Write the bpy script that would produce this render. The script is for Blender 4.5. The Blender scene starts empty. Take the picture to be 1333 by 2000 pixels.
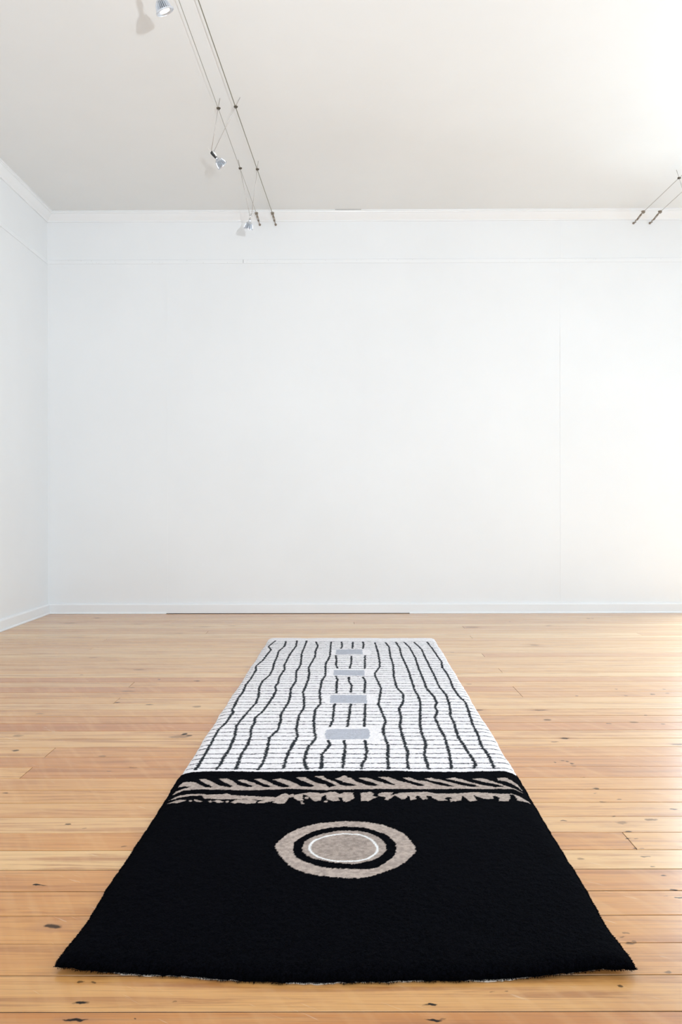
import bpy, bmesh, math, random
import numpy as np
from mathutils import Vector, Matrix

random.seed(7)
rng = np.random.default_rng(11)
scene = bpy.context.scene
COL = scene.collection

# ------------------------------------------------------------------ camera
F, CX, CY, H = 1640.0, 666.5, 989.0, 0.80          # focal length (px), principal point, eye height (m)
cam_d = bpy.data.cameras.new('camera')
cam = bpy.data.objects.new('camera', cam_d); COL.objects.link(cam); scene.camera = cam
cam_d.sensor_fit = 'VERTICAL'; cam_d.sensor_height = 36.0; cam_d.lens = F / 2000 * 36
cam_d.shift_y = -(1000 - CY) / 2000
cam_d.clip_start = 0.02
ROT = Matrix.Rotation(0.006, 4, 'Z') @ Matrix.Rotation(math.pi / 2, 4, 'X') @ Matrix.Rotation(-0.0022, 4, 'Z')
cam.matrix_world = Matrix.Translation((0, 0, H)) @ ROT

# ------------------------------------------------------------------ view, world, lights
vs = scene.view_settings
scene.display_settings.display_device = 'sRGB'
vs.view_transform = 'Standard'; vs.look = 'None'; vs.gamma = 1.0; vs.use_curve_mapping = False
vs.exposure = 0.11
world = bpy.data.worlds.new('daylight'); scene.world = world; world.use_nodes = True
bg = world.node_tree.nodes['Background']
bg.inputs['Color'].default_value = (0.90, 0.95, 1.0, 1); bg.inputs['Strength'].default_value = 1.0

XL, XR, YF, YB, ZC = -2.236, 3.80, -2.60, 6.28, 3.0      # room shell

def area(name, loc, target, sx, sy, power, color, spread=180, shape='RECTANGLE'):
    l = bpy.data.lights.new(name, 'AREA'); l.shape = shape; l.size = sx; l.size_y = sy
    l.energy = power; l.color = color; l.spread = math.radians(spread)
    o = bpy.data.objects.new(name, l); COL.objects.link(o); o.location = loc
    o.rotation_euler = (Vector(target) - Vector(loc)).to_track_quat('-Z', 'Y').to_euler()
    return o
DAY = (0.73, 0.885, 1.0)
# daylight entering by the two windows of the right wall and by the shop window behind the photographer
area('daylight_window_far', (XR + 0.34, 3.15, 1.30), (0, 3.15, 0.5), 2.4, 2.0, 80, DAY)
area('daylight_window_near', (XR + 0.34, 0.30, 1.30), (0, 0.30, 1.1), 2.1, 1.9, 26, DAY)
area('daylight_shop_window', (-0.1, YF - 0.34, 1.40), (-0.6, 3, 0.6), 3.8, 2.2, 54, DAY)
area('added_back_light', (3.30, YB + 0.72, 1.70), (2.3, 4.3, 0.2), 1.3, 2.0, 270, DAY)  # unseen light added to brighten the right side of the floor
# the photographer's strobe, just to the right of the camera (it throws the lamp shadows on the ceiling)
area('strobe', (0.33, -0.08, 1.03), (-0.4, 4.2, 3.1), 0.036, 0.036, 42, (0.88, 0.95, 1.0), 125, 'DISK')

# ------------------------------------------------------------------ helpers
def at(px, py, z=0.0):
    """point of the photograph -> point of the place at height z"""
    d = ROT.to_3x3() @ Vector(((px - CX) / F, -(py - CY) / F, -1.0))
    t = (z - H) / d.z
    return Vector((d.x * t, d.y * t, z))

def at_depth(px, py, y):
    d = ROT.to_3x3() @ Vector(((px - CX) / F, -(py - CY) / F, -1.0))
    t = y / d.y
    return Vector((d.x * t, y, H + d.z * t))

def mat(name, color, rough=0.5, metal=0.0, **kw):
    m = bpy.data.materials.new(name); m.use_nodes = True
    b = m.node_tree.nodes['Principled BSDF']
    b.inputs['Base Color'].default_value = (*color, 1); b.inputs['Roughness'].default_value = rough
    b.inputs['Metallic'].default_value = metal
    for k, v in kw.items(): b.inputs[k.replace('_', ' ')].default_value = v
    return m

class NT:
    def __init__(s, m): s.t = m.node_tree; s.bsdf = s.t.nodes['Principled BSDF']
    def n(s, typ, ins=None, **props):
        nd = s.t.nodes.new(typ)
        for k, v in props.items(): setattr(nd, k, v)
        for k, v in (ins or {}).items(): s.set(nd.inputs[k], v)
        return nd
    def set(s, sock, v):
        if isinstance(v, bpy.types.NodeSocket): s.t.links.new(v, sock)
        else: sock.default_value = v
    def math(s, op, a, b=0.0, c=0.0, clamp=False):
        return s.n('ShaderNodeMath', {0: a, 1: b, 2: c}, operation=op, use_clamp=clamp).outputs[0]
    def vmath(s, op, a, b=(0, 0, 0)):
        nd = s.n('ShaderNodeVectorMath', {0: a, 1: b}, operation=op)
        return nd.outputs['Value'] if op == 'LENGTH' else nd.outputs[0]
    def mix(s, f, a, b, blend='MIX'):
        nd = s.n('ShaderNodeMix', data_type='RGBA', blend_type=blend)
        s.set(nd.inputs[0], f); s.set(nd.inputs[6], a); s.set(nd.inputs[7], b); return nd.outputs[2]
    def noise(s, vec, scale, detail=3, rough=0.5, dist=0.0):
        return s.n('ShaderNodeTexNoise', {'Vector': vec, 'Scale': scale, 'Detail': detail, 'Roughness': rough, 'Distortion': dist}).outputs['Fac']
    def ramp(s, f, stops):
        nd = s.n('ShaderNodeValToRGB', {0: f}); cr = nd.color_ramp
        while len(cr.elements) < len(stops): cr.elements.new(0.5)
        for e, (p, c) in zip(cr.elements, stops):
            e.position = p; e.color = (*c, 1) if isinstance(c, tuple) else (c, c, c, 1)
        return nd.outputs[0]
    def bump(s, h, strength, dist):
        b = s.n('ShaderNodeBump', {'Height': h, 'Strength': strength, 'Distance': dist})
        s.t.links.new(b.outputs[0], s.bsdf.inputs['Normal'])

def obj(name, bm, m, parent=None, smooth=False):
    me = bpy.data.meshes.new(name); bm.to_mesh(me); bm.free()
    for mm in (m if isinstance(m, (list, tuple)) else [m]): me.materials.append(mm)
    if smooth: me.polygons.foreach_set('use_smooth', [True] * len(me.polygons))
    o = bpy.data.objects.new(name, me); COL.objects.link(o)
    if parent: o.parent = parent
    return o

def struct(name, bm, m, **k):
    o = obj(name, bm, m, **k); o['kind'] = 'structure'; return o

def thing(name, label, cat, loc, group=None):
    o = bpy.data.objects.new(name, None); COL.objects.link(o); o.location = loc
    o.empty_display_size = 0.05
    o['label'] = label; o['category'] = cat
    if group: o['group'] = group
    return o

def box(bm, x0, x1, y0, y1, z0, z1, mi=0):
    v = [bm.verts.new(p) for p in ((x0,y0,z0),(x1,y0,z0),(x1,y1,z0),(x0,y1,z0),(x0,y0,z1),(x1,y0,z1),(x1,y1,z1),(x0,y1,z1))]
    for f in ((0,3,2,1),(4,5,6,7),(0,1,5,4),(1,2,6,5),(2,3,7,6),(3,0,4,7)):
        fc = bm.faces.new([v[i] for i in f]); fc.material_index = mi

def frame_of(d):
    d = d.normalized(); a = Vector((0, 0, 1)) if abs(d.z) < 0.9 else Vector((1, 0, 0))
    u = d.cross(a).normalized(); return u, d.cross(u).normalized()

def tube(bm, pts, r, n=10, cap=True):
    pts = [Vector(p) for p in pts]; rings = []
    u = None
    for i, p in enumerate(pts):
        d = (pts[min(i + 1, len(pts) - 1)] - pts[max(i - 1, 0)]).normalized()
        if u is None: u, w = frame_of(d)
        else:
            u = (u - d * u.dot(d)).normalized(); w = d.cross(u).normalized()
        rr = r[i] if isinstance(r, (list, tuple)) else r
        rings.append([bm.verts.new(p + (u * math.cos(2*math.pi*k/n) + w * math.sin(2*math.pi*k/n)) * rr) for k in range(n)])
    for a, b in zip(rings, rings[1:]):
        for k in range(n): bm.faces.new((a[k], a[(k+1) % n], b[(k+1) % n], b[k]))
    if cap: bm.faces.new(rings[0][::-1]); bm.faces.new(rings[-1])

def profile_run(bm, prof, p0, p1, inward, miter0=0, miter1=0):
    """extrude a moulding profile [(out, z)] from p0 to p1 along a wall; miters run the ends in by out"""
    p0 = Vector(p0); p1 = Vector(p1); d = (p1 - p0).normalized(); iw = Vector(inward)
    a = [bm.verts.new(p0 + iw * o + Vector((0, 0, z)) + d * o * miter0) for o, z in prof]
    b = [bm.verts.new(p1 + iw * o + Vector((0, 0, z)) - d * o * miter1) for o, z in prof]
    for i in range(len(prof)):
        j = (i + 1) % len(prof); bm.faces.new((a[i], a[j], b[j], b[i]))
    bm.faces.new(a[::-1]); bm.faces.new(b)

# ------------------------------------------------------------------ materials of the room
def paint(name, col, rough=0.55, mottling=0.015):
    m = mat(name, col, rough); t = NT(m)
    co = t.n('ShaderNodeNewGeometry').outputs['Position']
    a = t.noise(co, 1.1, 4, 0.6); b = t.noise(co, 60.0, 2)
    lo = tuple(c * (1 - mottling * 1.4) for c in col); hi = tuple(min(1, c * (1 + mottling)) for c in col)
    t.set(t.bsdf.inputs['Base Color'], t.ramp(a, [(0.3, lo), (0.7, hi)]))
    t.bump(b, 0.06, 0.002)
    return m
M_WALL = paint('white_wall_paint', (0.83, 0.84, 0.85))
M_TRIM = paint('white_gloss_trim_paint', (0.84, 0.85, 0.86), 0.35)
M_CEIL = paint('warm_white_ceiling_paint', (0.815, 0.825, 0.82), 0.7)
M_DARK = mat('dark_gap', (0.02, 0.017, 0.015), 0.9)
M_GLASS = mat('window_glass', (1, 1, 1), 0.0, 0, Transmission_Weight=1.0, IOR=1.45)

# ------------------------------------------------------------------ floor boards
PHI = 0.005                                            # the boards run almost square to the view
BW = F * H * 7.94e-5                                   # board width, 104 mm
B0 = F * H / 987.0                                     # a seam in front of the rug
def wood_material(spots):
    m = mat('worn_pine_floorboards', (0.6, 0.36, 0.18), 0.42, 0, Specular_IOR_Level=0.12, Coat_Weight=0.8, Coat_Roughness=0.20, Coat_IOR=1.6); t = NT(m)
    geo = t.n('ShaderNodeNewGeometry').outputs['Position']
    rnd = t.n('ShaderNodeAttribute', attribute_name='board').outputs['Fac']
    rnd2 = t.math('FRACT', t.math('MULTIPLY', rnd, 17.31))
    sep = t.n('ShaderNodeSeparateXYZ', {0: geo})
    x, y = sep.outputs[0], sep.outputs[1]
    off = t.math('MULTIPLY', rnd, 57.0)
    gv = t.n('ShaderNodeCombineXYZ', {0: t.math('ADD', t.math('MULTIPLY', x, 1.0), off), 1: t.math('ADD', t.math('MULTIPLY', y, 16.0), off), 2: off}).outputs[0]
    grain = t.noise(gv, 2.2, 6, 0.62, 0.6)
    fv = t.n('ShaderNodeCombineXYZ', {0: t.math('ADD', t.math('MULTIPLY', x, 3.0), off), 1: t.math('MULTIPLY', y, 180.0), 2: off}).outputs[0]
    fine = t.noise(fv, 1.6, 3, 0.6)
    blotch = t.noise(t.n('ShaderNodeCombineXYZ', {0: t.math('ADD', x, off), 1: t.math('MULTIPLY', y, 3.0), 2: off}).outputs[0], 2.4, 4, 0.6)
    base = t.ramp(rnd, [(0.0, (0.50, 0.165, 0.030)), (0.22, (0.61, 0.27, 0.070)), (0.5, (0.70, 0.37, 0.125)), (0.68, (0.53, 0.195, 0.040)), (0.85, (0.80, 0.52, 0.24)), (1.0, (0.64, 0.30, 0.085))])
    c = t.mix(t.ramp(grain, [(0.50, 0.0), (0.62, 0.62), (0.8, 0.95)]), base, (0.36, 0.13, 0.035, 1))
    c = t.mix(t.ramp(grain, [(0.25, 0.55), (0.45, 0.0)]), c, (0.72, 0.40, 0.15, 1))
    c = t.mix(t.ramp(fine, [(0.32, 0.42), (0.52, 0.0)]), c, (0.30, 0.13, 0.05, 1))
    c = t.mix(t.ramp(blotch, [(0.54, 0.0), (0.70, 0.55)]), c, (0.50, 0.20, 0.055, 1))
    # floor glare painted in as paler wood towards window side and back, with some wear
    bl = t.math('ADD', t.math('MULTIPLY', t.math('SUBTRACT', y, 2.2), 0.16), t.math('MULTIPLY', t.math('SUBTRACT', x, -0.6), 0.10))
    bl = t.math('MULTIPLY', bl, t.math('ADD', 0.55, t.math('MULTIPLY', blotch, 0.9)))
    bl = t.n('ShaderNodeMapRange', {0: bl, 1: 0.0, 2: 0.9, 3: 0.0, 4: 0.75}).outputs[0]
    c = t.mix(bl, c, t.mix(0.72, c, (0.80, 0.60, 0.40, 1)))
    # old saw chatter running across the boards
    cv = t.n('ShaderNodeCombineXYZ', {0: t.math('ADD', t.math('MULTIPLY', x, 26.0), t.math('MULTIPLY', y, 14.0)), 1: t.math('MULTIPLY', y, 2.0), 2: off}).outputs[0]
    chat = t.noise(cv, 1.0, 2, 0.5)
    c = t.mix(t.ramp(chat, [(0.50, 0.0), (0.70, 0.22)]), c, (0.76, 0.44, 0.19, 1))
    # scratches left by feet and furniture
    sv = t.n('ShaderNodeCombineXYZ', {0: t.math('ADD', t.math('MULTIPLY', x, 1.0), t.math('MULTIPLY', y, -0.6)), 1: t.math('ADD', t.math('MULTIPLY', x, 9.0), t.math('MULTIPLY', y, 14.0)), 2: 3.0}).outputs[0]
    scr = t.noise(sv, 5.0, 3, 0.7)
    c = t.mix(t.ramp(scr, [(0.66, 0.0), (0.70, 0.35)]), c, (0.78, 0.62, 0.45, 1))
    # small dark nail heads and streaks scattered in joist rows
    nz = t.noise(geo, 40.0, 2)
    wob = t.n('ShaderNodeCombineXYZ', {0: t.math('MULTIPLY', t.math('SUBTRACT', nz, 0.5), 0.030), 1: t.math('MULTIPLY', t.math('SUBTRACT', t.noise(geo, 55.0, 2), 0.5), 0.016), 2: 0.0}).outputs[0]
    p = t.vmath('ADD', geo, wob)
    dark = None; halo = None
    for (sx, sy, ax, ay, st) in spots:
        d = t.vmath('LENGTH', t.vmath('MULTIPLY', t.vmath('SUBTRACT', p, (sx, sy, 0.0)), (1 / ax, 1 / ay, 0.0)))
        core = t.n('ShaderNodeMapRange', {0: d, 1: 1.30, 2: 0.75, 3: 0.0, 4: st}).outputs[0]
        dark = core if dark is None else t.math('MAXIMUM', dark, core)
        if ax > 0.014:
            h = t.n('ShaderNodeMapRange', {0: d, 1: 3.4, 2: 0.8, 3: 0.0, 4: st * 0.6}).outputs[0]
            halo = h if halo is None else t.math('MAXIMUM', halo, h)
    c = t.mix(halo, c, (0.40, 0.17, 0.07, 1)); c = t.mix(dark, c, (0.012, 0.006, 0.003, 1))
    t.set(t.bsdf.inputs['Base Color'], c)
    t.set(t.bsdf.inputs['Coat Weight'], t.math('MULTIPLY', t.math('SUBTRACT', 1.0, dark), 0.62))
    t.set(t.bsdf.inputs['Roughness'], t.ramp(grain, [(0.3, 0.30), (0.75, 0.46)]))
    t.bump(t.math('ADD', t.math('MULTIPLY', fine, 0.5), t.math('MULTIPLY', chat, 0.9)), 0.25, 0.0012)
    return m

# knots, nail heads and splits read off the boards: (photo x, photo y, half length mm, half depth mm, strength)
SP = [(101,1809,16,9,.9),(70,1728,9,3.5,1),(78,1729,14,2,.9),(130,1610,8,4,.8),(350,1439,30,12,.45),(385,1380,14,10,.55),(35,1437,14,9,.45),(30,1466,10,6,.8),
      (360,1434,8,10,1),(368,1437,12,6,.9),(292,1376,14,5,.8),(78,1394,14,7,.5),(385,1330,14,9,.7),(272,1308,26,9,.5),(182,1284,22,7,.45),(311,1327,6,8,.7),(159,1318,8,8,.5),
      (270,1219,30,9,.4),(190,1207,16,9,.8),(136,1217,40,9,.6),(200,1477,10,5,.5),(212,1506,8,3,.7),(258,1499,14,5,.5),(165,1618,6,3,.6),(242,1653,6,3,.6),(8,1549,8,4,.7),
      (156,1958,10,3.5,1),(150,1992,16,3,1),(262,1991,4,2,.8),(160,1917,6,2.5,.7),(186,1919,5,2.5,.7),(336,1957,4,2,.5),(842,1962,9,3,1),(850,1992,13,3,1),(962,1937,4,2,.5),(990,1936,3,2,.5),
      (1230,1841,5,4,.7),(1224,1822,4,3,.5),(1222,1822,4,3,.5),(1307,1899,8,3,.6),(1214,1926,4,3,.8),
      (1316,1580,9,4,1),(1200,1594,5,3,.7),(1216,1607,14,9,.45),(1272,1601,14,6,.6),(1225,1624,9,3,.9),(1226,1638,8,3,.9),(1245,1638,5,3,.6),(1243,1657,6,3,.8),(1258,1657,6,3,.6),
      (1262,1673,8,3,.8),(1134,1677,9,5,.5),(1276,1693,6,3,.8),(1294,1710,7,3,.9),(1316,1738,7,3,.9),(1329,1754,9,3,.9),(1300,1750,3,2,.4),(1165,1540,12,4,.8),(1207,1561,8,4,.6),(1166,1550,6,3,.6),
      (1103,1603,10,4,.8),(1085,1489,5,4,.8),(1122,1496,9,4,.5),(1179,1566,6,3,.6),(1198,1595,5,3,.6),(1222,1831,5,3,.6),(1231,1842,8,3,.6),(1238,1839,4,3,.5),(1140,1518,6,3,.4),
      (1104,1442,16,6,.8),(1083,1449,12,4,.6),(1071,1406,14,7,.7),(1190,1413,8,4,.7),(1238,1411,14,7,.5),(1297,1414,6,4,.8),(1263,1397,8,4,.7),(1129,1359,6,4,.8),(1204,1346,7,4,.8),(1223,1359,8,5,.6),
      (1277,1356,8,5,.8),(1275,1356,4,8,.6),(1303,1354,7,4,.8),(1297,1346,7,4,.7),(917,1336,12,5,.7),(935,1387,18,8,.6),(1055,1387,30,6,.6),(1326,1454,22,5,.6),(1107,1487,7,3,.8),(1118,1491,6,3,.8),
      (922,1225,44,16,.55),(1150,1208,12,10,.7),(1158,1208,8,10,.6),(1045,1260,22,16,.4),(884,1274,12,9,.4),(1072,1222,16,9,.4),(996,1214,6,9,.5),(1098,1486,6,3,.6),
      (400,1224,36,7,.5),(455,1222,26,6,.5),(350,1237,26,8,.4),(250,1350,24,6,.6),(228,1372,10,6,.8),(258,1343,14,7,.6)]
spots = []
for (px, py, ax, ay, st) in SP:
    q = at(px, py); spots.append((q.x, q.y, ax / 1000, ay / 1000 * (1.5 if q.y > 2.6 else 1.0), st))
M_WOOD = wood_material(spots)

def build_floor():
    bm = bmesh.new(); lay = bm.faces.layers.float.new('board')
    k0 = -int((B0 - YF) / BW) - 2; k1 = int((YB - B0) / BW) + 2
    x0, x1 = XL - 0.05, XR + 0.05
    joints = {}
    def J(px, py):
        q = at(px, py); k = math.floor((q.y - PHI * q.x - B0) / BW); joints.setdefault(k, []).append(q.x)
    for p in ((1243,1647),(62,1507),(108,1468),(238,1367),(262,1340),(412,1236),(915,1226),(931,1246),(955,1282),(985,1308),(1012,1342),(1027,1358),(210,1252),(1262,1240),(700,1215),(180,1271)): J(*p)
    cr = Matrix.Rotation(PHI, 3, 'Z')
    for k in range(k0, k1):
        ya, yb = B0 + k * BW, B0 + (k + 1) * BW
        g = random.choice([0.0010, 0.0020, 0.0030, 0.0040]) / 2 + 0.0005
        if k == -1: g = 0.0012
        js = sorted(joints.get(k, []))
        if not js:                                       # joints away from the view
            js = [random.uniform(2.6, 3.6)]
        xs = [x0] + js + [x1]
        for i in range(len(xs) - 1):
            a, b = xs[i] + (0.0008 if i else 0), xs[i + 1] - (0.0008 if i < len(xs) - 2 else 0)
            e = 0.0010; r = random.random()
            lo = [(a, ya + g, -.02), (b, ya + g, -.02), (b, yb - g, -.02), (a, yb - g, -.02)]
            md = [(px_, py_, -e) for px_, py_, _ in lo]
            tp = [(a + e*.4, ya + g + e*.5, 0), (b - e*.4, ya + g + e*.5, 0), (b - e*.4, yb - g - e*.5, 0), (a + e*.4, yb - g - e*.5, 0)]
            R = [[bm.verts.new(cr @ Vector(p)) for p in ring] for ring in (lo, md, tp)]
            fs = [bm.faces.new(R[2])]
            for A, B in ((R[0], R[1]), (R[1], R[2])):
                for j in range(4):
                    f = bm.faces.new((A[j], A[(j+1) % 4], B[(j+1) % 4], B[j])); fs.append(f)
                    if A is R[0]: f.material_index = 1
            for f in fs: f[lay] = r
    box(bm, x0, x1, YF - .1, YB + .1, -0.05, -0.012, 1)
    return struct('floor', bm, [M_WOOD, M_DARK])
build_floor()

# ------------------------------------------------------------------ walls, ceiling, trims
bm = bmesh.new(); box(bm, XL - .12, XR + .12, YF - .12, YB + .12, ZC, ZC + .1); struct('ceiling', bm, M_CEIL)
T = 0.12
def wall_with_holes(name, axis, pos, a0, a1, holes, out):
    """a wall on plane axis=pos, from a0 to a1, thickness outward; holes [(b0,b1,z0,z1)]"""
    bm = bmesh.new(); lo, hi = sorted((pos, pos + out * T))
    def put(u0, u1, z0, z1):
        if axis == 'x': box(bm, lo, hi, u0, u1, z0, z1)
        else: box(bm, u0, u1, lo, hi, z0, z1)
    cur = a0
    for (b0, b1, z0, z1) in sorted(holes):
        put(cur, b0, -.05, ZC); put(b0, b1, -.05, z0); put(b0, b1, z1, ZC); cur = b1
    put(cur, a1, -.05, ZC)
    return bm
# back wall, with its barely raised sheet joints
bm = wall_with_holes('wall_back', 'y', YB, XL - T, XR + T, [(2.72, 3.64, 0.35, 2.30)], 1)
for px in (326, 712, 1096):
    q = at_depth(px, 900, YB); box(bm, q.x - .0035, q.x + .0035, YB - .0012, YB + .01, .08, 2.62)
for px in (712, 1096):
    q = at_depth(px, 480, YB); box(bm, q.x - .003, q.x + .003, YB - .0010, YB + .01, 2.65, 2.93)
struct('wall_back', bm, M_WALL)
bm = wall_with_holes('wall_left', 'x', XL, YF - T, YB, [], -1)
yj = 5.34
box(bm, XL - .01, XL + .0010, yj - .004, yj + .004, .12, 2.62)
struct('wall_left', bm, M_WALL)
WIN = [(2.0, 4.3, 0.35, 2.30), (-0.75, 1.35, 0.35, 2.30)]
struct('wall_right', wall_with_holes('wall_right', 'x', XR, YF - T, YB, WIN, 1), M_WALL)
SHOP = [(-2.0, 1.8, 0.3, 2.5)]
struct('wall_front', wall_with_holes('wall_front', 'y', YF, XL, XR, SHOP, -1), M_WALL)

def window(n, axis, pos, out, b0, b1, z0, z1, nb):
    bm = bmesh.new(); w = .05; d0, d1 = sorted((pos + out * .02, pos + out * .07))
    def put(bmx, u0, u1, za, zb, e0=d0, e1=d1):
        if axis == 'x': box(bmx, e0, e1, u0, u1, za, zb)
        else: box(bmx, u0, u1, e0, e1, za, zb)
    put(bm, b0, b1, z0, z0 + w); put(bm, b0, b1, z1 - w, z1); put(bm, b0, b0 + w, z0 + w, z1 - w); put(bm, b1 - w, b1, z0 + w, z1 - w)
    for i in range(1, nb):
        u = b0 + (b1 - b0) * i / nb; put(bm, u - .02, u + .02, z0 + w, z1 - w)
    struct('window_%d' % n, bm, M_TRIM)
window(1, 'x', XR, 1, *WIN[0], 3); window(2, 'x', XR, 1, *WIN[1], 3); window(3, 'y', YF, -1, *SHOP[0], 3)
window(4, 'y', YB, 1, 2.72, 3.64, 0.35, 2.30, 2)  # out-of-view window made up to let in the added back light

# crown moulding
CR = [(0, 2.931), (.008, 2.931), (.009, 2.938), (.013, 2.943), (.020, 2.950), (.030, 2.961), (.040, 2.974), (.046, 2.983), (.052, 2.984), (.054, 2.990), (.060, 2.992), (.060, 3.0), (0, 3.0)]
def run(name, prof, side, m=M_TRIM):
    bm = bmesh.new()
    if side == 'back': profile_run(bm, prof, (XL, YB, 0), (XR, YB, 0), (0, -1, 0), 1, 1)
    if side == 'left': profile_run(bm, prof, (XL, YF, 0), (XL, YB, 0), (1, 0, 0), 1, 1)
    if side == 'right': profile_run(bm, prof, (XR, YF, 0), (XR, YB, 0), (-1, 0, 0), 1, 1)
    bmesh.ops.recalc_face_normals(bm, faces=bm.faces)
    return bm
RAIL = [(0, 2.619), (.005, 2.619), (.005, 2.646), (.003, 2.649), (0, 2.649)]
BASE = [(0, .004), (.016, .004), (.016, .066), (.012, .074), (.006, .077), (0, .077)]
BEAD = [(0, .0005), (.024, .0005), (.024, .006), (.021, .011), (.017, .013), (0, .013)]
for i, s in enumerate(('back', 'left', 'right')):
    struct('trim_%d' % (i + 1), run('crown', CR, s), M_TRIM)
    struct('trim_%d' % (i + 4), run('rail', RAIL, s), M_TRIM)
    struct('baseboard_' + s, run('base', BASE, s), M_TRIM)
    if s != 'back': struct('trim_%d' % (i + 7), run('bead', BEAD, s), M_TRIM)
# bead at the foot of the back wall: only to the right and at the far left; elsewhere the board gapes above the floor
bm = bmesh.new()
xa, xb = at_depth(326, 1190, YB).x, at_depth(800, 1190, YB).x
profile_run(bm, BEAD, (XL, YB, 0), (xa, YB, 0), (0, -1, 0), 1, 0); profile_run(bm, BEAD, (xb, YB, 0), (XR, YB, 0), (0, -1, 0), 0, 1)
bmesh.ops.recalc_face_normals(bm, faces=bm.faces)
struct('trim_7', bm, M_TRIM)
bm = bmesh.new(); box(bm, xa, xb, YB - .0162, YB, .0003, .0030); struct('trim_10', bm, M_DARK)
# nail heads filled over in the picture rail, a bare joint in it, and the open crack over the crown
bm = bmesh.new()
for i in range(60):
    x = random.uniform(XL + .1, 3.2); z = random.choice((2.626, 2.640)) + random.uniform(-.002, .002); r = random.uniform(.0012, .0024)
    tube(bm, [(x, YB - .0055, z), (x, YB - .0045, z)], r, 8)
M_FILL = mat('filled_nail_hole', (0.62, 0.62, 0.62), 0.7)
struct('trim_11', bm, M_FILL)
bm = bmesh.new(); q = at_depth(475.5, 507, YB); box(bm, q.x - .0012, q.x + .0012, YB - .0056, YB - .004, 2.622, 2.647)
q0, q1 = at_depth(655, 407, YB - .06).x, at_depth(706, 407, YB - .06).x
box(bm, q0, q1, YB - .0612, YB - .055, 2.9975, 2.9998)
struct('trim_12', bm, mat('open_joint', (0.16, 0.15, 0.14), 0.9))

# ------------------------------------------------------------------ the rug
TH = 0.017
def c2(p, o=(340, 1230), s=3.8086): return [at(o[0] + x / s, o[1] + y / s, TH) for x, y in p]
def c3(p): return c2(p, (670, 1230))
A4, A5, A6 = (300, 1480), (670, 1480), (500, 1580)

# corners on the floor
FL, FR = at(526, 1249, 0.004), at(849, 1249, 0.004)
NL, NR = at(108, 1897, 0.004), at(1241, 1902, 0.004)
near_edge = [at(x, y, 0.002) for x, y in ((108,1899),(165,1904),(250,1905),(350,1908),(430,1914),(480,1919),(560,1921),(700,1920),(800,1918),(930,1916),(1020,1913),(1100,1907),(1180,1903),(1241,1906))]
ne_t = np.array([(p - NL).dot((NR - NL)) / (NR - NL).length_squared for p in near_edge]); ne_t[0], ne_t[-1] = 0, 1
perp = Vector((-(NR - NL).y, (NR - NL).x, 0)).normalized()
ne_d = np.array([(p - NL).dot(perp) for p in near_edge])

def smooth_noise(x, y, s, seed):
    """value noise on arrays, cell size s"""
    g = np.random.default_rng(seed).random((512, 512)); X = x / s; Y = y / s
    xi = np.floor(X).astype(int); yi = np.floor(Y).astype(int); fx = X - xi; fy = Y - yi
    fx = fx * fx * (3 - 2 * fx); fy = fy * fy * (3 - 2 * fy); a = lambda i, j: g[(xi + i) % 512, (yi + j) % 512]
    return (a(0,0)*(1-fx)+a(1,0)*fx)*(1-fy) + (a(0,1)*(1-fx)+a(1,1)*fx)*fy

def in_poly(X, Y, poly):
    P = np.array([(p[0], p[1]) for p in poly]); r = np.zeros(X.shape, bool)
    m = (X >= P[:,0].min()) & (X <= P[:,0].max()) & (Y >= P[:,1].min()) & (Y <= P[:,1].max())
    x, y = X[m], Y[m]; c = np.zeros(x.shape, bool)
    for i in range(len(P)):
        (x0, y0), (x1, y1) = P[i - 1], P[i]
        if y0 == y1: continue
        c ^= ((y0 > y) != (y1 > y)) & (x < (x1 - x0) * (y - y0) / (y1 - y0) + x0)
    r[m] = c; return r

def dist_line(X, Y, pts, closed=False, pad=0.03):
    P = np.array([(p[0], p[1]) for p in pts]); D = np.full(X.shape, 9.0)
    n = len(P)
    for i in range(n if closed else n - 1):
        a, b = P[i], P[(i + 1) % n]
        m = (X >= min(a[0], b[0]) - pad) & (X <= max(a[0], b[0]) + pad) & (Y >= min(a[1], b[1]) - pad) & (Y <= max(a[1], b[1]) + pad)
        x, y = X[m], Y[m]; d = b - a; L = max(d @ d, 1e-9)
        t = np.clip(((x - a[0]) * d[0] + (y - a[1]) * d[1]) / L, 0, 1)
        D[m] = np.minimum(D[m], np.hypot(x - a[0] - t * d[0], y - a[1] - t * d[1]))
    return D

def spline(pts, closed=True, k=6):
    n = len(pts); out = []
    for i in range(n):
        p0, p1, p2, p3 = (Vector(pts[(i + j) % n]) for j in (-1, 0, 1, 2))
        for s in range(k):
            t = s / k
            out.append(0.5 * ((2*p1) + (p2-p0)*t + (2*p0-5*p1+4*p2-p3)*t*t + (3*p1-p0-3*p2+p3)*t**3))
    return out

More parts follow.
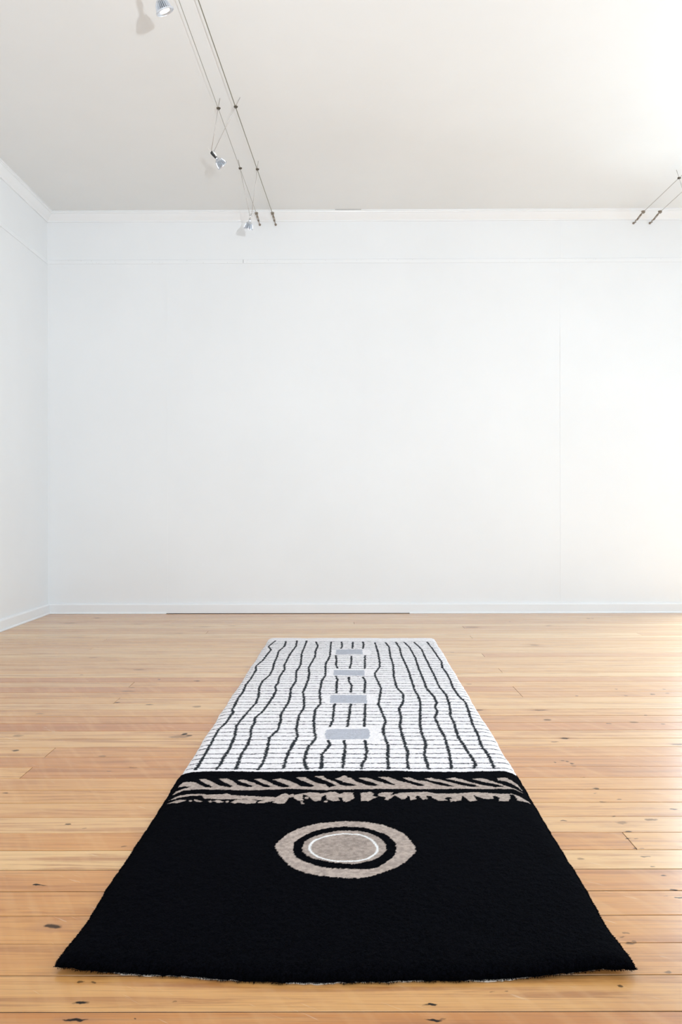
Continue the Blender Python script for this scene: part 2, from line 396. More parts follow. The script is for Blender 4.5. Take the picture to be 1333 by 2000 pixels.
V_LINES = [c2(p) for p in (
 [(757,80),(703,122),(722,148),(660,230),(610,270),(610,300),(575,360),(540,400),(515,460),(480,505),(435,595),(440,615),(385,695),(330,745),(290,820),(260,875),(215,955),(160,1040)],
 [(835,85),(825,120),(780,160),(770,195),(745,250),(735,295),(710,340),(660,380),(635,430),(630,490),(610,545),(560,600),(515,650),(465,715),(455,790),(410,890),(375,945),(345,1000),(315,1037)],
 [(915,82),(910,120),(865,180),(820,265),(825,295),(785,350),(775,395),(755,425),(760,455),(730,510),(690,570),(660,610),(605,655),(600,690),(573,740),(573,790),(545,860),(505,920),(485,975),(460,1037)],
 [(988,82),(975,120),(950,180),(943,260),(910,310),(908,380),(870,440),(865,490),(850,545),(795,630),(795,680),(775,740),(710,805),(700,870),(680,945),(655,1000),(625,1040)],
 [(1055,88),(1072,120),(1055,155),(1050,200),(1003,280),(1008,330),(998,380),(960,465),(968,510),(968,580),(930,640),(910,735),(922,790),(885,850),(850,920),(830,980),(815,1030)],
 [(1170,90),(1160,200),(1130,250),(1127,340),(1100,380),(1085,460),(1090,550),(1050,600),(1040,680),(1045,760),(1055,800),(1045,820),(1000,870),(985,920),(970,970),(990,1040)],
 [(1248,90),(1252,125),(1243,140)], [(1205,190),(1210,230),(1205,260),(1218,285)], [(1205,345),(1218,370),(1210,410),(1210,475)],
 [(1197,550),(1187,620),(1182,670),(1160,720)], [(1148,822),(1163,850),(1130,895),(1103,930),(1100,1000),(1093,1035)])]
V_LINES += [c3(p) for p in (
 [(75,90),(72,140)], [(65,195),(62,250),(50,288)], [(45,350),(45,385),(65,410),(60,468)], [(60,550),(35,720)], [(10,825),(18,870),(8,940),(0,1030)],
 [(150,90),(155,115),(150,140)], [(165,190),(165,290)], [(150,350),(168,380),(160,470)], [(168,550),(160,720)], [(165,825),(178,900),(170,960),(145,1000),(140,1035)],
 [(240,95),(262,170),(275,240),(275,275),(240,320),(240,345),(265,390),(285,440),(275,500),(265,550),(290,610),(318,680),(300,740),(310,790),(340,870),(335,950),(340,1035)],
 [(318,95),(345,130),(355,200),(375,260),(380,350),(400,430),(450,480),(450,530),(418,590),(435,650),(425,720),(445,790),(465,860),(485,920),(480,980),(490,1035)],
 [(395,92),(425,140),(435,190),(465,250),(490,310),(520,400),(535,450),(560,490),(578,550),(575,650),(575,710),(590,780),(618,850),(605,930),(625,990),(640,1035)],
 [(455,92),(495,130),(540,210),(565,290),(600,370),(625,440),(680,500),(700,545),(685,575),(705,610),(685,655),(715,720),(760,800),(780,880),(800,950),(810,1035)],
 [(530,92),(590,150),(610,200),(655,290),(690,360),(720,430),(765,480),(790,540),(800,600),(800,640),(830,700),(860,800),(900,860),(945,930),(985,990),(978,1030)],
 [(628,90),(680,160),(735,240),(740,280),(785,340),(820,430),(860,490),(915,540),(940,620),(965,700),(1000,770),(1030,860),(1080,930),(1105,980),(1130,1030)])]
def cc(p, o, s=3.418): return [at(o[0] + x / s, o[1] + y / s, TH) for x, y in p]
LEAVES = [cc(p, A4) for p in (
 [(165,192),(175,178),(200,160),(260,160),(290,170),(350,200),(280,207),(200,218),(125,243),(150,218),(215,203),(245,193),(200,190)],
 [(305,143),(345,140),(400,165),(440,185),(520,200),(500,212),(400,212),(340,205),(365,197),(395,195),(370,180),(330,165)],
 [(438,140),(490,138),(530,155),(560,180),(620,195),(680,195),(640,217),(520,214),(500,205),(530,190),(500,175),(470,160)],
 [(560,148),(600,145),(650,160),(700,180),(740,195),(800,200),(720,214),(640,217),(640,200),(670,190),(640,178),(590,162)],
 [(675,142),(715,138),(760,155),(800,175),(850,195),(920,195),(920,206),(800,212),(720,213),(740,200),(790,190),(745,175),(700,155)],
 [(795,145),(850,137),(900,150),(950,170),(985,190),(1060,195),(1060,207),(900,207),(880,200),(915,188),(870,170),(830,155)],
 [(948,130),(1010,127),(1050,150),(1100,170),(1150,180),(1180,200),(1170,213),(1050,208),(1060,195),(1075,185),(1030,165),(980,145)],
 [(1080,125),(1130,122),(1150,140),(1200,155),(1250,180),(1333,195),(1333,209),(1160,213),(1150,200),(1225,187),(1180,165),(1130,145)],
 [(1210,140),(1250,130),(1270,118),(1290,130),(1320,135),(1360,160),(1400,180),(1370,186),(1290,162),(1240,150)],
 [(200,204),(290,197),(400,198),(520,200),(700,200),(900,195),(1000,194),(1100,200),(1270,196),(1270,209),(1130,214),(900,206),(620,218),(400,212),(290,209),(200,218)],
 [(105,278),(150,257),(220,243),(300,237),(330,240),(360,245),(460,245),(490,238),(520,250),(620,255),(700,258),(780,262),(800,262),(815,270),(800,280),(720,283),(600,275),(500,277),(420,275),(340,270),(325,250),(250,252),(170,266),(120,276)],
 [(88,303),(150,285),(180,280),(218,282),(200,293),(150,303)], [(232,284),(250,280),(262,288),(245,293)], [(270,275),(295,280),(328,290),(318,296),(280,292)],
 [(368,287),(385,284),(392,297),(375,300)], [(395,288),(440,283),(468,295),(430,301)], [(483,286),(500,288),(498,301),(485,298)],
 [(520,295),(560,280),(640,278),(692,288),(680,303),(620,308),(570,300),(540,304)],
 [(700,295),(750,282),(810,270),(840,252),(880,238),(905,250),(935,243),(940,262),(905,268),(890,290),(870,308),(830,306),(790,300),(815,290),(770,297),(740,302),(700,306)],
 [(935,265),(945,250),(1000,240),(1040,232),(1080,230),(1120,238),(1180,225),(1215,225),(1240,240),(1290,230),(1333,232),(1336,250),(1340,265),(1310,290),(1280,297),(1265,280),(1290,270),(1230,260),(1245,285),(1200,290),(1160,275),(1150,245),(1125,260),(1115,285),(1075,290),(1050,270),(1030,255),(1000,245),(995,270),(1005,285),(960,285)],
 [(983,292),(998,290),(1002,308),(986,311)], [(1138,288),(1160,284),(1168,295),(1145,298)], [(1015,262),(1035,262),(1032,275),(1012,272)])]
LEAVES += [cc(p, A5) for p in (
 [(0,120),(20,120),(45,140),(100,160),(150,178),(220,190),(220,206),(0,212),(0,190),(100,185),(60,172),(0,162)],
 [(100,135),(160,132),(220,150),(280,170),(350,185),(420,195),(420,207),(200,208),(190,190),(240,182),(200,165),(150,150)],
 [(240,130),(300,127),(360,150),(430,165),(500,185),(570,195),(420,207),(300,206),(310,190),(355,182),(320,165),(280,145)],
 [(400,132),(440,130),(500,148),(560,155),(620,175),(700,190),(760,197),(600,208),(480,207),(500,190),(550,182),(500,165),(440,150)],
 [(545,138),(590,132),(650,145),(720,165),(800,185),(860,195),(860,206),(620,208),(700,195),(745,190),(700,175),(640,160),(590,150)],
 [(690,140),(740,132),(800,145),(860,165),(930,180),(1000,192),(1060,200),(860,209),(840,197),(915,190),(870,178),(800,165),(740,150)],
 [(865,140),(930,134),(985,150),(1040,170),(1090,186),(1140,204),(1190,222),(1215,234),(1140,210),(1000,206),(980,198),(1080,192),(1020,175),(940,160)],
 [(1030,135),(1080,131),(1130,152),(1165,172),(1200,213),(1165,190),(1125,170),(1085,157),(1040,149)],
 [(0,198),(420,196),(860,196),(1100,200),(1060,207),(700,209),(300,207),(0,211)],
 [(0,230),(40,228),(70,235),(60,250),(80,265),(50,285),(10,290),(0,290)],
 [(115,235),(180,228),(210,240),(195,255),(235,262),(200,275),(170,290),(120,290),(125,260)],
 [(235,240),(290,228),(340,230),(320,250),(360,240),(370,235),(430,230),(490,228),(560,225),(600,235),(700,240),(780,240),(850,232),(930,232),(1040,240),(1130,240),(1180,255),(1255,294),(1190,288),(1165,283),(1160,262),(1140,245),(1115,248),(1120,270),(1105,288),(1040,288),(1050,270),(1020,255),(1000,258),(1010,272),(960,275),(900,262),(870,248),(885,270),(895,285),(850,290),(830,275),(800,255),(790,285),(720,292),(715,278),(735,268),(700,262),(680,275),(700,285),(640,288),(600,268),(590,255),(560,250),(565,275),(530,280),(515,255),(500,252),(480,262),(495,275),(450,285),(450,260),(430,250),(420,275),(390,278),(350,250),(330,265),(300,285),(280,280),(290,265),(240,255)])]
def ring(p): return spline([at(A6[0] + x / 3.809, A6[1] + y / 3.806, TH) for x, y in p])
RING_OUT = ring([(150,270),(190,225),(260,175),(380,128),(500,103),(680,92),(850,103),(980,130),(1080,170),(1140,220),(1190,300),(1160,350),(1080,415),(960,465),(820,505),(660,512),(440,492),(280,440),(190,360),(155,310)])
RING_IN = ring([(280,270),(310,230),(400,180),(520,145),(650,133),(800,140),(900,165),(980,195),(1030,240),(1048,290),(1035,340),(980,390),(870,440),(700,443),(520,438),(400,405),(310,365),(280,320)])
DISC = ring([(345,285),(370,240),(450,200),(560,172),(680,162),(820,175),(920,215),(970,275),(960,320),(900,365),(760,403),(640,403),(500,385),(400,355),(350,315)])
WHITE_LOOP = ring([(400,290),(430,240),(520,205),(640,187),(780,195),(860,230),(905,290),(880,340),(790,378),(640,388),(520,375),(430,335)])
BLOCKS = [[at(340 + x / 1.9603, 1230 + y / 1.9603, TH) for x, y in p] for p in (
 [(622,76),(722,76),(724,94),(619,94)], [(613,153),(730,154),(731,176),(610,175)], [(599,250),(737,250),(739,281),(598,280)],
 [(584,383),(600,380),(745,379),(750,392),(751,405),(746,419),(600,421),(580,417),(577,402)])]
BORDER = [at(x, y, TH) for x, y in ((352,1508),(376,1507.5),(400,1506),(440,1506),(520,1507),(600,1506),(680,1505.5),(780,1505.5),(860,1507),(900,1507.5),(940,1505.5),(985,1506),(1012,1511))]

def build_rug():
    root = thing('runner_rug', 'long hand-tufted runner rug, white with wavy black grid, black end with tan circle', 'rug', ((NL + FR) / 2).to_tuple()[:2] + (0,))
    NU, NV = 430, 1180
    u = np.linspace(0, 1, NU); v = np.linspace(0, 1, NV)
    # tighter rows at the edges so the rounded pile edge is well described
    u = u + 0.012 * np.sin(2 * np.pi * u) * -1; v = v - 0.002 * np.sin(2 * np.pi * v)
    U, V = np.meshgrid(u, v)
    side = lambda a, b: np.array([a.x, a.y])[None, None, :] * (1 - V[..., None]) + np.array([b.x, b.y])[None, None, :] * V[..., None]
    Lp, Rp = side(NL, FL), side(NR, FR)
    Lp[..., 0] += (smooth_noise(V * 3.6, V * 0, 0.16, 3) - .5) * .005 + (smooth_noise(V * 3.6, V * 0, 0.02, 5) - .5) * .0025
    Rp[..., 0] += (smooth_noise(V * 3.6, V * 0, 0.16, 4) - .5) * .005 + (smooth_noise(V * 3.6, V * 0, 0.02, 6) - .5) * .0025
    P = Lp * (1 - U[..., None]) + Rp * U[..., None]
    X, Y = P[..., 0].copy(), P[..., 1].copy()
    nd = np.interp(U, ne_t, ne_d)
    Y += nd * np.clip(1 - V / 0.10, 0, 1) ** 2
    Y += (smooth_noise(X + 7, X * 0, 0.012, 8) - .5) * .004 * (V < .01)
    wid = np.abs(Rp[..., 0] - Lp[..., 0]); length = (FL - NL).length
    du = np.minimum(U, 1 - U) * wid; dn = V * length; df = (1 - V) * length
    e1 = 0.045; prof = lambda d, e: np.sqrt(np.clip(1 - (1 - np.clip(d / e, 0, 1)) ** 2, 0, 1))
    Z = 0.004 + (TH - 0.004) * prof(du, e1) * prof(dn, 0.035) * prof(df, 0.04)
    body = np.clip(np.minimum(np.minimum(du, dn), df) / 0.01, 0, 1)
    Z += body * ((smooth_noise(X + 5, Y + 5, 0.09, 21) - .5) * .0022 + (smooth_noise(X + 5, Y + 5, 0.012, 22) - .5) * .0010 + (rng.random(X.shape) - .5) * .0013)
    # the two near corners lift off the floor a little
    lift = 0.008 * np.exp(-((U) / .10) ** 2 - (V / .03) ** 2) + 0.009 * np.exp(-((1 - U) / .14) ** 2 - (V / .03) ** 2)
    Z += lift
    X += (rng.random(X.shape) - .5) * .0010; Y += (rng.random(X.shape) - .5) * .0012
    # ---- yarn colours, one tuft at a time
    wx = X + (smooth_noise(X + 3, Y + 3, .006, 31) - .5) * .0065; wy = Y + (smooth_noise(X + 9, Y + 3, .006, 32) - .5) * .004
    black = np.array([.0013, .0014, .0022]); white = np.array([.88, .845, .86]); tan = np.array([.44, .36, .315])
    ink = np.array([.010, .014, .019]); blue = np.array([.50, .51, .57])
    bx = np.array([p.x for p in BORDER]); by = np.array([p.y for p in BORDER])
    bline = np.interp(wx, bx, by)
    isw = wy > bline
    C = np.where(isw[..., None], white, black)
    # fine cross lines, 5 cm apart, each wandering a little
    y_first = at(690, 1500.5, TH).y; y_last = at(690, 1253, TH).y
    n = int(round((y_last - y_first) / 0.0503)); A = np.zeros(X.shape)
    for i in range(n + 1):
        yl = y_first + (y_last - y_first) * i / n + (random.uniform(-.004, .004) if i else 0)
        wob = (smooth_noise(X + 2 + i * 1.7, X * 0, .14, 40) - .5) * .007 + (smooth_noise(X + 2 + i * 2.7, X * 0, .03, 41) - .5) * .003
        d = np.abs(wy - yl - wob)
        A = np.maximum(A, np.clip((.0042 - d) / .0014, 0, 1) * np.clip(.75 + .75 * smooth_noise(X + i * 3.1, X * 0, .018, 42), 0, 1))
    A *= np.clip((du - .004) / .004, 0, 1)
    keep = np.ones(X.shape)
    for bl in BLOCKS:
        xs = [p[0] for p in bl]; ys = [p[1] for p in bl]
        j = (smooth_noise(Y * 0, Y + 1, .05, 50) - .5) * .02
        m = (X > min(xs) - .028 + j) & (X < max(xs) + .040 + j) & (Y > min(ys) - .010) & (Y < max(ys) + .012)
        keep[m] = 0
    A *= keep
    for ln in V_LINES:
        d = dist_line(wx, wy, ln)
        A = np.maximum(A, np.clip((.0060 - d) / .0016, 0, 1))
    A = (A * isw * (0.95 + .05 * rng.random(X.shape)))[..., None]
    C = C * (1 - A) + ink * A
    for bl in BLOCKS: C[in_poly(wx, wy, bl)] = blue
    m = np.zeros(X.shape, bool)
    wx, wy = X + (wx - X) * .45, Y + (wy - Y) * .45
    for lf in LEAVES: m |= in_poly(wx, wy, lf)
    m |= in_poly(wx, wy, RING_OUT) & ~in_poly(wx, wy, RING_IN)
    m |= in_poly(wx, wy, DISC)
    C[m] = tan
    C[in_poly(wx, wy, DISC)] = tan * .86
    mott = np.clip(.72 + .56 * smooth_noise(X + 4, Y + 4, .0065, 61), .8, 1.15)
    C[m] *= mott[m][:, None]; C[isw] *= (1 - (1 - mott[isw]) * .35)[:, None]
    wl = np.clip((.0036 - dist_line(X, Y, WHITE_LOOP, True)) / .0014, 0, 1)[..., None]
    C = C * (1 - wl) + np.array([.85, .84, .84]) * wl
    C *= np.where(C[..., 1] < .01, 0.3 + 1.6 * rng.random(X.shape), 0.92 + 0.16 * rng.random(X.shape))[..., None]
    org = np.array(root.location)
    co = np.stack([X - org[0], Y - org[1], Z], -1)
    # a skirt of tufts turned under along all four sides
    nv = NU * NV
    idx = np.arange(nv).reshape(NV, NU)
    quads = np.stack([idx[:-1, :-1], idx[:-1, 1:], idx[1:, 1:], idx[1:, :-1]], -1).reshape(-1, 4)
    rim = np.concatenate([idx[0, :], idx[1:, -1], idx[-1, -2::-1], idx[-2:0:-1, 0]])
    cc_ = co.reshape(-1, 3); under = cc_[rim].copy(); ctr = cc_.mean(0)
    under[:, 2] -= 0.0032; under[:, :2] += 0.004 * np.sign(ctr[:2] - under[:, :2])
    ui = nv + np.arange(len(rim)); r2 = np.roll(rim, -1); u2 = np.roll(ui, -1)
    sk = np.stack([ui, u2, r2, rim], -1)
    verts = np.concatenate([cc_, under]); faces = np.concatenate([quads, sk])
    cols = np.concatenate([C.reshape(-1, 3), C.reshape(-1, 3)[rim]])
    me = bpy.data.meshes.new('pile')
    me.vertices.add(len(verts)); me.vertices.foreach_set('co', verts.astype(np.float32).ravel())
    me.loops.add(faces.size); me.loops.foreach_set('vertex_index', faces.astype(np.int32).ravel())
    me.polygons.add(len(faces)); me.polygons.foreach_set('loop_start', np.arange(0, faces.size, 4, dtype=np.int32))
    me.polygons.foreach_set('use_smooth', np.ones(len(faces), bool))
    me.update(calc_edges=True)
    ca = me.color_attributes.new('yarn', 'FLOAT_COLOR', 'POINT')
    ca.data.foreach_set('color', np.concatenate([np.clip(cols, 0, 1), np.ones((len(cols), 1))], 1).astype(np.float32).ravel())
    m = mat('wool_pile', (.5, .5, .5), 0.95, 0, Sheen_Weight=0.012, Sheen_Roughness=0.5); t = NT(m)
    t.bsdf.inputs['Specular IOR Level'].default_value = 0.01
    yc = t.n('ShaderNodeAttribute', attribute_name='yarn').outputs['Color']
    t.set(t.bsdf.inputs['Base Color'], yc)
    t.set(t.bsdf.inputs['Sheen Tint'], t.mix(0.5, yc, (.35, .42, .55, 1)))
    g = t.n('ShaderNodeNewGeometry').outputs['Position']
    t.bump(t.math('ADD', t.noise(g, 420.0, 2), t.math('MULTIPLY', t.noise(g, 90.0, 2), 0.8)), 0.8, 0.003)
    me.materials.append(m)
    o = bpy.data.objects.new('pile', me); COL.objects.link(o); o.parent = root
    # canvas backing, showing as a broken pale line under the near edge
    bm = bmesh.new(); N = 160; tops = []; bots = []
    loop = [(i / N, 0) for i in range(N + 1)] + [(1, j / 60) for j in range(1, 61)] + [(1 - i / 40, 1) for i in range(1, 41)] + [(0, 1 - j / 60) for j in range(1, 60)]
    for (a, b) in loop:
        L_ = NL.lerp(FL, b); R_ = NR.lerp(FR, b); q = L_.lerp(R_, a)
        ins = 0.006; q = q.copy()
        q.x += ins if a < .01 else (-ins if a > .99 else 0)
        if b > .99: q.y -= ins
        if b == 0: q.y += float(np.interp(a, ne_t, ne_d)) + .0035 + .0055 * math.sin(a * 9.0 + 1.2) * math.sin(a * 31.0) + random.uniform(-.002, .002)
        lf = 0.008 * math.exp(-(a / .10) ** 2 - (b / .03) ** 2) + 0.009 * math.exp(-((1 - a) / .14) ** 2 - (b / .03) ** 2)
        q -= root.location
        tops.append(bm.verts.new((q.x, q.y, .0022 + lf))); bots.append(bm.verts.new((q.x, q.y, .0004 + lf)))
    bm.faces.new(tops); bm.faces.new(bots[::-1])
    for i in range(len(tops)):
        j = (i + 1) % len(tops); bm.faces.new((bots[i], bots[j], tops[j], tops[i]))
    bk = obj('backing', bm, mat('canvas_backing', (.55, .50, .44), .9), root); bk['label'] = 'pale woven canvas backing'
    # loose fibres along the near edge and sides
    bm = bmesh.new(); 
    def tuft(px, py, pz, dx, dy, s):
        a = random.uniform(0, 6.28); w = random.uniform(.0005, .0009)
        p = Vector((px, py, pz)); tip = p + Vector((dx + random.uniform(-.4, .4), dy + random.uniform(-.4, .4), random.uniform(-.5, .7))) * s
        u_, w_ = frame_of(tip - p); v3 = [bm.verts.new(p + (u_ * math.cos(a + k * 2.094) + w_ * math.sin(a + k * 2.094)) * w) for k in range(3)]
        tv = bm.verts.new(tip)
        for k in range(3): bm.faces.new((v3[k], v3[(k + 1) % 3], tv))
    yb_ = int(np.argmax(v * length > (at(690, 1506, TH) - NL).y))
    for k in range(3600):
        i = random.randrange(3, NU - 3); r = random.randrange(0, 2); p = co[r, i]; tuft(p[0], p[1], p[2] - .001, 0, -1, random.uniform(.002, .005))
    for k in range(9000):
        r = random.randrange(0, yb_ - 4); s_ = random.choice((0, 1)); i = random.randrange(0, 3) if not s_ else NU - 1 - random.randrange(0, 3)
        p = co[r, i]; tuft(p[0], p[1], p[2], 1 if s_ else -1, 0, random.uniform(.001, .0026))
    fz = obj('edge_fibres', bm, mat('black_wool_fibre', (.0022, .0024, .0034), .95, 0, Specular_IOR_Level=0.02), root); fz['kind'] = 'stuff'
build_rug()

# ------------------------------------------------------------------ low-voltage cable lights
M_CHROME = mat('polished_metal', (.62, .62, .63), .25, 1.0)
M_SILVER = mat('silver_reflector', (.62, .645, .69), .32, .75)
M_GROOVE = mat('dark_fin_slot', (.035, .04, .05), .5, .3)
M_CABLE = mat('tinned_copper_cable', (.30, .28, .21), .45, .6)
M_CABLE2 = mat('pale_tinned_cable', (.42, .40, .35), .45, .5)
M_ROD = mat('thin_steel_rod', (.45, .42, .39), .35, .7)
M_BRASS = mat('weathered_bronze_fitting', (.30, .25, .20), .35, .7)
M_CLIP = mat('dark_bronze_clip', (.12, .10, .075), .4, .6)
M_BLACK = mat('black_ceramic_socket', (.02, .022, .022), .4)
M_WHITEC = mat('white_ceramic_socket', (.85, .85, .84), .35)
M_LIT = mat('lit_lamp_face', (1, 1, 1), .3); _b = M_LIT.node_tree.nodes['Principled BSDF']
_b.inputs['Emission Color'].default_value = (1, .93, .82, 1); _b.inputs['Emission Strength'].default_value = 6.0
M_CLEAR = mat('lamp_front_glass', (.75, .78, .8), .15, 0)

ZK = 2.922                                              # cable height
def cab(px, py): return at(px, py, ZK)
CA = [at(505, 430, ZK), at(349.4, 0, ZK)]; CB = [at(536, 430, ZK), at(387.7, 0, ZK)]
ends = {}
def cable(name, label, p_wall, p_far, r, m, dark_r, group, tail=True):
    """taut cable from a turnbuckle on the back wall to the front wall"""
    root = thing(name, label, 'cable', (p_wall.x, YB, p_wall.z), group)
    d = (p_far - p_wall); d = Vector((d.x / d.y, 1, 0)); L = p_wall.x, p_wall.y
    def P(y, z=None): return Vector((p_wall.x + d.x * (y - p_wall.y), y, ZK if z is None else z)) - root.location
    bm = bmesh.new(); y0 = YB - 0.20
    tube(bm, [P(y0), P((y0 + YF) / 2), P(YF + .02)], r, 8); obj('wire', bm, m, root, True)
    # crimped end, turnbuckle and wall eye
    tb = bmesh.new(); t0, t1 = YB - .145, YB - .085
    for s in (-1, 1): tube(tb, [P(t0) + Vector((s*.0062, 0, -.004)), P(t1) + Vector((s*.0062, 0, -.012))], .0017, 8)
    tube(tb, [P(t0 - .012) + Vector((0,0,-.003)), P(t0 + .006) + Vector((0,0,-.005))], .0070, 12); tube(tb, [P(t1 - .006) + Vector((0,0,-.012)), P(t1 + .010) + Vector((0,0,-.013))], .0065, 12)
    tube(tb, [P(y0 + .045) + Vector((0,0,-.002)), P(t1 + .03) + Vector((0,0,-.013))], .0024, 8)
    obj('turnbuckle', tb, M_BRASS, root, True)
    cl = bmesh.new(); box(cl, *( (P(y0).x - .010, P(y0).x + .010)), P(y0).y - .012, P(y0).y + .012, -.009, .009)
    bmesh.ops.bevel(cl, geom=cl.edges[:], offset=.002, segments=2, affect='EDGES')
    tube(cl, [P(y0) + Vector((-.014, 0, .006)), P(y0) + Vector((.012, 0, .006))], .0035, 8)
    tube(cl, [P(y0 + .012), P(y0 + .05)+ Vector((0,0,-.002))], .0042, 8)
    obj('cable_clamp', cl, M_BRASS, root)
    ey = bmesh.new(); c = P(YB - .045) + Vector((0, 0, -.014))
    tube(ey, [c + Vector((0, math.cos(a) * .010, math.sin(a) * .010)) for a in [i * math.pi / 8 for i in range(17)]], .0022, 8, False)
    tube(ey, [P(YB - .036) + Vector((0,0,-.014)), P(YB - .001)+ Vector((0,0,-.014))], .0028, 8)
    tube(ey, [P(YB - .006)+ Vector((0,0,-.014)), P(YB - .0005)+ Vector((0,0,-.014))], .0085, 16)
    obj('wall_eye', ey, M_BRASS, root, True)
    return lambda y: Vector((p_wall.x + d.x * (y - p_wall.y), y, ZK))
# the turnbuckle hardware stands out from the wall, so the cable line is read at the wall
G1 = 'low-voltage ceiling cables'
def wallpt(px): 
    q = at_depth(px, 430, YB); return Vector((q.x, YB, ZK))
fa = cable('suspension_cable', 'thinner taut cable under the ceiling, left of the pair carrying the spotlights', wallpt(508), CA[1], .0017, M_CABLE2, 0, G1)
fb = cable('suspension_cable', 'thicker darker taut cable under the ceiling, right of the pair carrying the spotlights', wallpt(539), CB[1], .0025, M_CABLE, 0, G1)
fc = cable('suspension_cable', 'taut ceiling cable at the right edge, left one of that short pair', wallpt(1238), cab(1328, 347), .0016, M_CABLE2, 0, G1)
fd = cable('suspension_cable', 'taut ceiling cable at the right edge, right one of that short pair', wallpt(1270), cab(1333, 375), .0016, M_CABLE2, 0, G1)

def lathe_bm(bm, prof, origin, axis, n=48, mod=None, mi=0):
    u_, w_ = frame_of(axis); rings = []
    for j, (r, h) in enumerate(prof):
        ring_ = []
        for k in range(n):
            rr = r * (mod(j, k) if mod else 1)
            a = 2 * math.pi * k / n
            ring_.append(bm.verts.new(origin + axis * h + (u_ * math.cos(a) + w_ * math.sin(a)) * rr))
        rings.append(ring_)
    for a_, b_ in zip(rings, rings[1:]):
        for k in range(n):
            f = bm.faces.new((a_[k], a_[(k+1) % n], b_[(k+1) % n], b_[k])); f.material_index = mi
    return rings

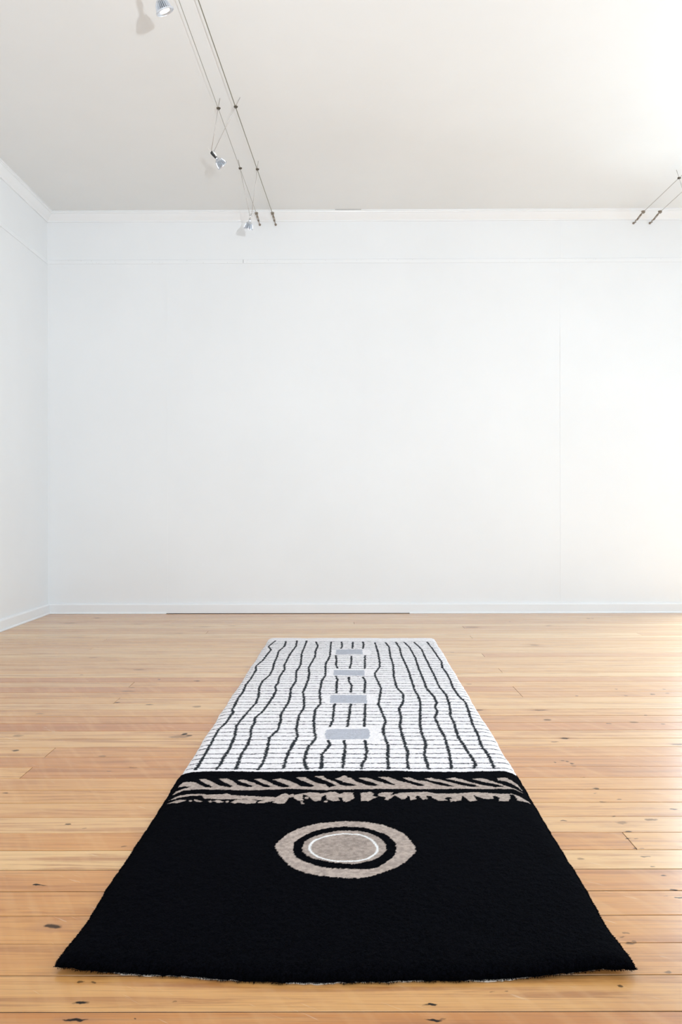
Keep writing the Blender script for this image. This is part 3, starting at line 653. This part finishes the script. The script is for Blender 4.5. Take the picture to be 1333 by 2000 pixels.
def spotlight(label, f1, f2, y1, y2, head, axis, socket, lit, top_len=.055, group='spotlights hung on the cables', rr=.030, power=0):
    """two rods clipped to the two cables carry one ribbed reflector lamp"""
    axis = Vector(axis).normalized(); head = Vector(head)
    root = thing('spotlight', label, 'spotlight', head, group); org = head
    neck = Vector((0, 0, 0))                           # joint where socket meets rods, at head
    s_len = .030; r_len = .052
    # socket
    sb = bmesh.new()
    if socket == 'wire':
        u_, w_ = frame_of(axis)
        for s in (-1, 1):
            tube(sb, [neck + u_ * s * .006 - axis * .012, neck + u_ * s * .009 + axis * .006, neck + u_ * s * .004 + axis * (s_len + .004)], .0020, 8)
        tube(sb, [neck + (u_ * math.cos(a) + w_ * math.sin(a)) * .011 for a in [i * math.pi / 8 for i in range(17)]], .0014, 6, False)
        tube(sb, [neck + axis * .018, neck + axis * (s_len + .006)], .006, 12)
        obj('socket', sb, M_CHROME, root, True)
    else:
        u_, w_ = frame_of(axis)
        lathe_bm(sb, [(.0005, -.010), (.0075, -.008), (.0095, -.003), (.0098, .006), (.0085, .018), (.0075, s_len)], neck, axis, 20)
        obj('socket', sb, M_BLACK, root, True)['label'] = 'black lamp socket'
        nb = bmesh.new(); tube(nb, [neck + Vector((.004, -.008, .006)), neck + Vector((.010, -.009, .000)) + axis*.012, neck + Vector((.006, -.008, 0)) + axis * .024], [.0035, .0045, .003], 10)
        nb2 = obj('terminal_block', nb, M_WHITEC, root, True); nb2['label'] = 'white terminal block'
        pb = bmesh.new(); tube(pb, [neck - axis * .006, neck - axis * .034], .0008, 6); obj('locating_pin', pb, M_ROD, root)
    # reflector: smooth neck, finned bell, bright rim
    rb = bmesh.new(); n = 96
    prof = [(.0066, s_len - .004), (.0070, s_len + .006), (.0130, s_len + .010), (.0200, s_len + .017), (.0245, s_len + .025), (.0272, s_len + .035), (.0290, s_len + .044), (rr * .97, s_len + .048), (rr, s_len + .049), (rr, s_len + .053), (rr * .93, s_len + .054), (rr * .90, s_len + .052)]
    def mod(j, k):
        amt = (0, 0, 0, .04, .13, .17, .14, 0, 0, 0, 0, 0)[j]
        return 1 - (amt if (k % 4) in (0, 1) else 0)
    R = lathe_bm(rb, prof, neck, axis, n, mod)
    rb.faces.ensure_lookup_table()
    for j in range(3, 7):
        for k in range(n):
            if k % 4 == 0: rb.faces[j * n + k].material_index = 1
    obj('reflector', rb, [M_SILVER, M_GROOVE], root)
    lb = bmesh.new(); lathe_bm(lb, [(rr * .91, s_len + .0518), (rr * .54, s_len + .0500), (rr * .52, s_len + .0485), (.0002, s_len + .0480)], neck, axis, 40)
    bmesh.ops.recalc_face_normals(lb, faces=lb.faces)
    lb.faces.ensure_lookup_table()
    for i, f in enumerate(lb.faces): f.material_index = 0 if i < 40 else 1
    obj('lamp_face', lb, [M_SILVER, M_LIT if lit else M_CLEAR], root, True)
    for f_, y_, s in ((f1, y1, -1), (f2, y2, 1)):
        c = f_(y_) - org; b = neck + Vector((s * .006, 0, .004)) ; dd = (c - b).normalized()
        top = c + dd * top_len
        if (top + org).z > 2.992: top = c + dd * ((2.992 - ZK) / dd.z)
        rd = bmesh.new(); tube(rd, [b, c + Vector((0,-.004,0)), top], .0014, 8); rod = obj('rod', rd, M_ROD, root, True)
        kb = bmesh.new(); box(kb, c.x - .0075, c.x + .0085, c.y - .009, c.y + .007, c.z - .0055, c.z + .0055)
        bmesh.ops.bevel(kb, geom=kb.edges[:], offset=.0018, segments=2, affect='EDGES')
        tube(kb, [c + Vector((-.0085, -.001, .001)), c + Vector((.012, -.001, .001))], .0040, 10)
        obj('cable_clip', kb, M_CLIP, root)
    if power:
        l = bpy.data.lights.new('lamp_beam', 'SPOT'); l.energy = power; l.color = (1, .90, .76); l.spot_size = math.radians(60); l.spot_blend = .7; l.shadow_soft_size = .02
        lo = bpy.data.objects.new('lamp_beam', l); COL.objects.link(lo); lo.location = head + axis * (s_len + .056)
        lo.rotation_euler = axis.to_track_quat('-Z', 'Y').to_euler()
    return root

yA1 = cab(425, 212).y; yB1 = cab(458, 209).y
spotlight('silver finned spotlight with black socket, middle one hanging from the cables', fa, fb, yA1, yB1, at_depth(415, 299, yA1), (.58, .42, -.62), 'black', True)
yA2 = cab(472, 329).y; yB2 = cab(501, 331).y
spotlight('silver finned spotlight with looped wire holder, hanging nearest the back wall', fa, fb, yA2, yB2, at_depth(490, 421, yA2), (-.20, .30, -.80), 'wire', True)
spotlight('glowing silver spotlight at the top edge, its lit face pointing down', fa, fb, 3.0, 3.0, at_depth(304, -24, 2.95), (.36, .22, -.90), 'black', True, rr=.033, power=10)
yC = cab(1329, 348).y
spotlight('spotlight beyond the right edge, only its clip and rod in view', fc, fd, yC, yC - .02, Vector((2.262, yC + .03, 2.66)), (.5, -.2, -.7), 'black', True)
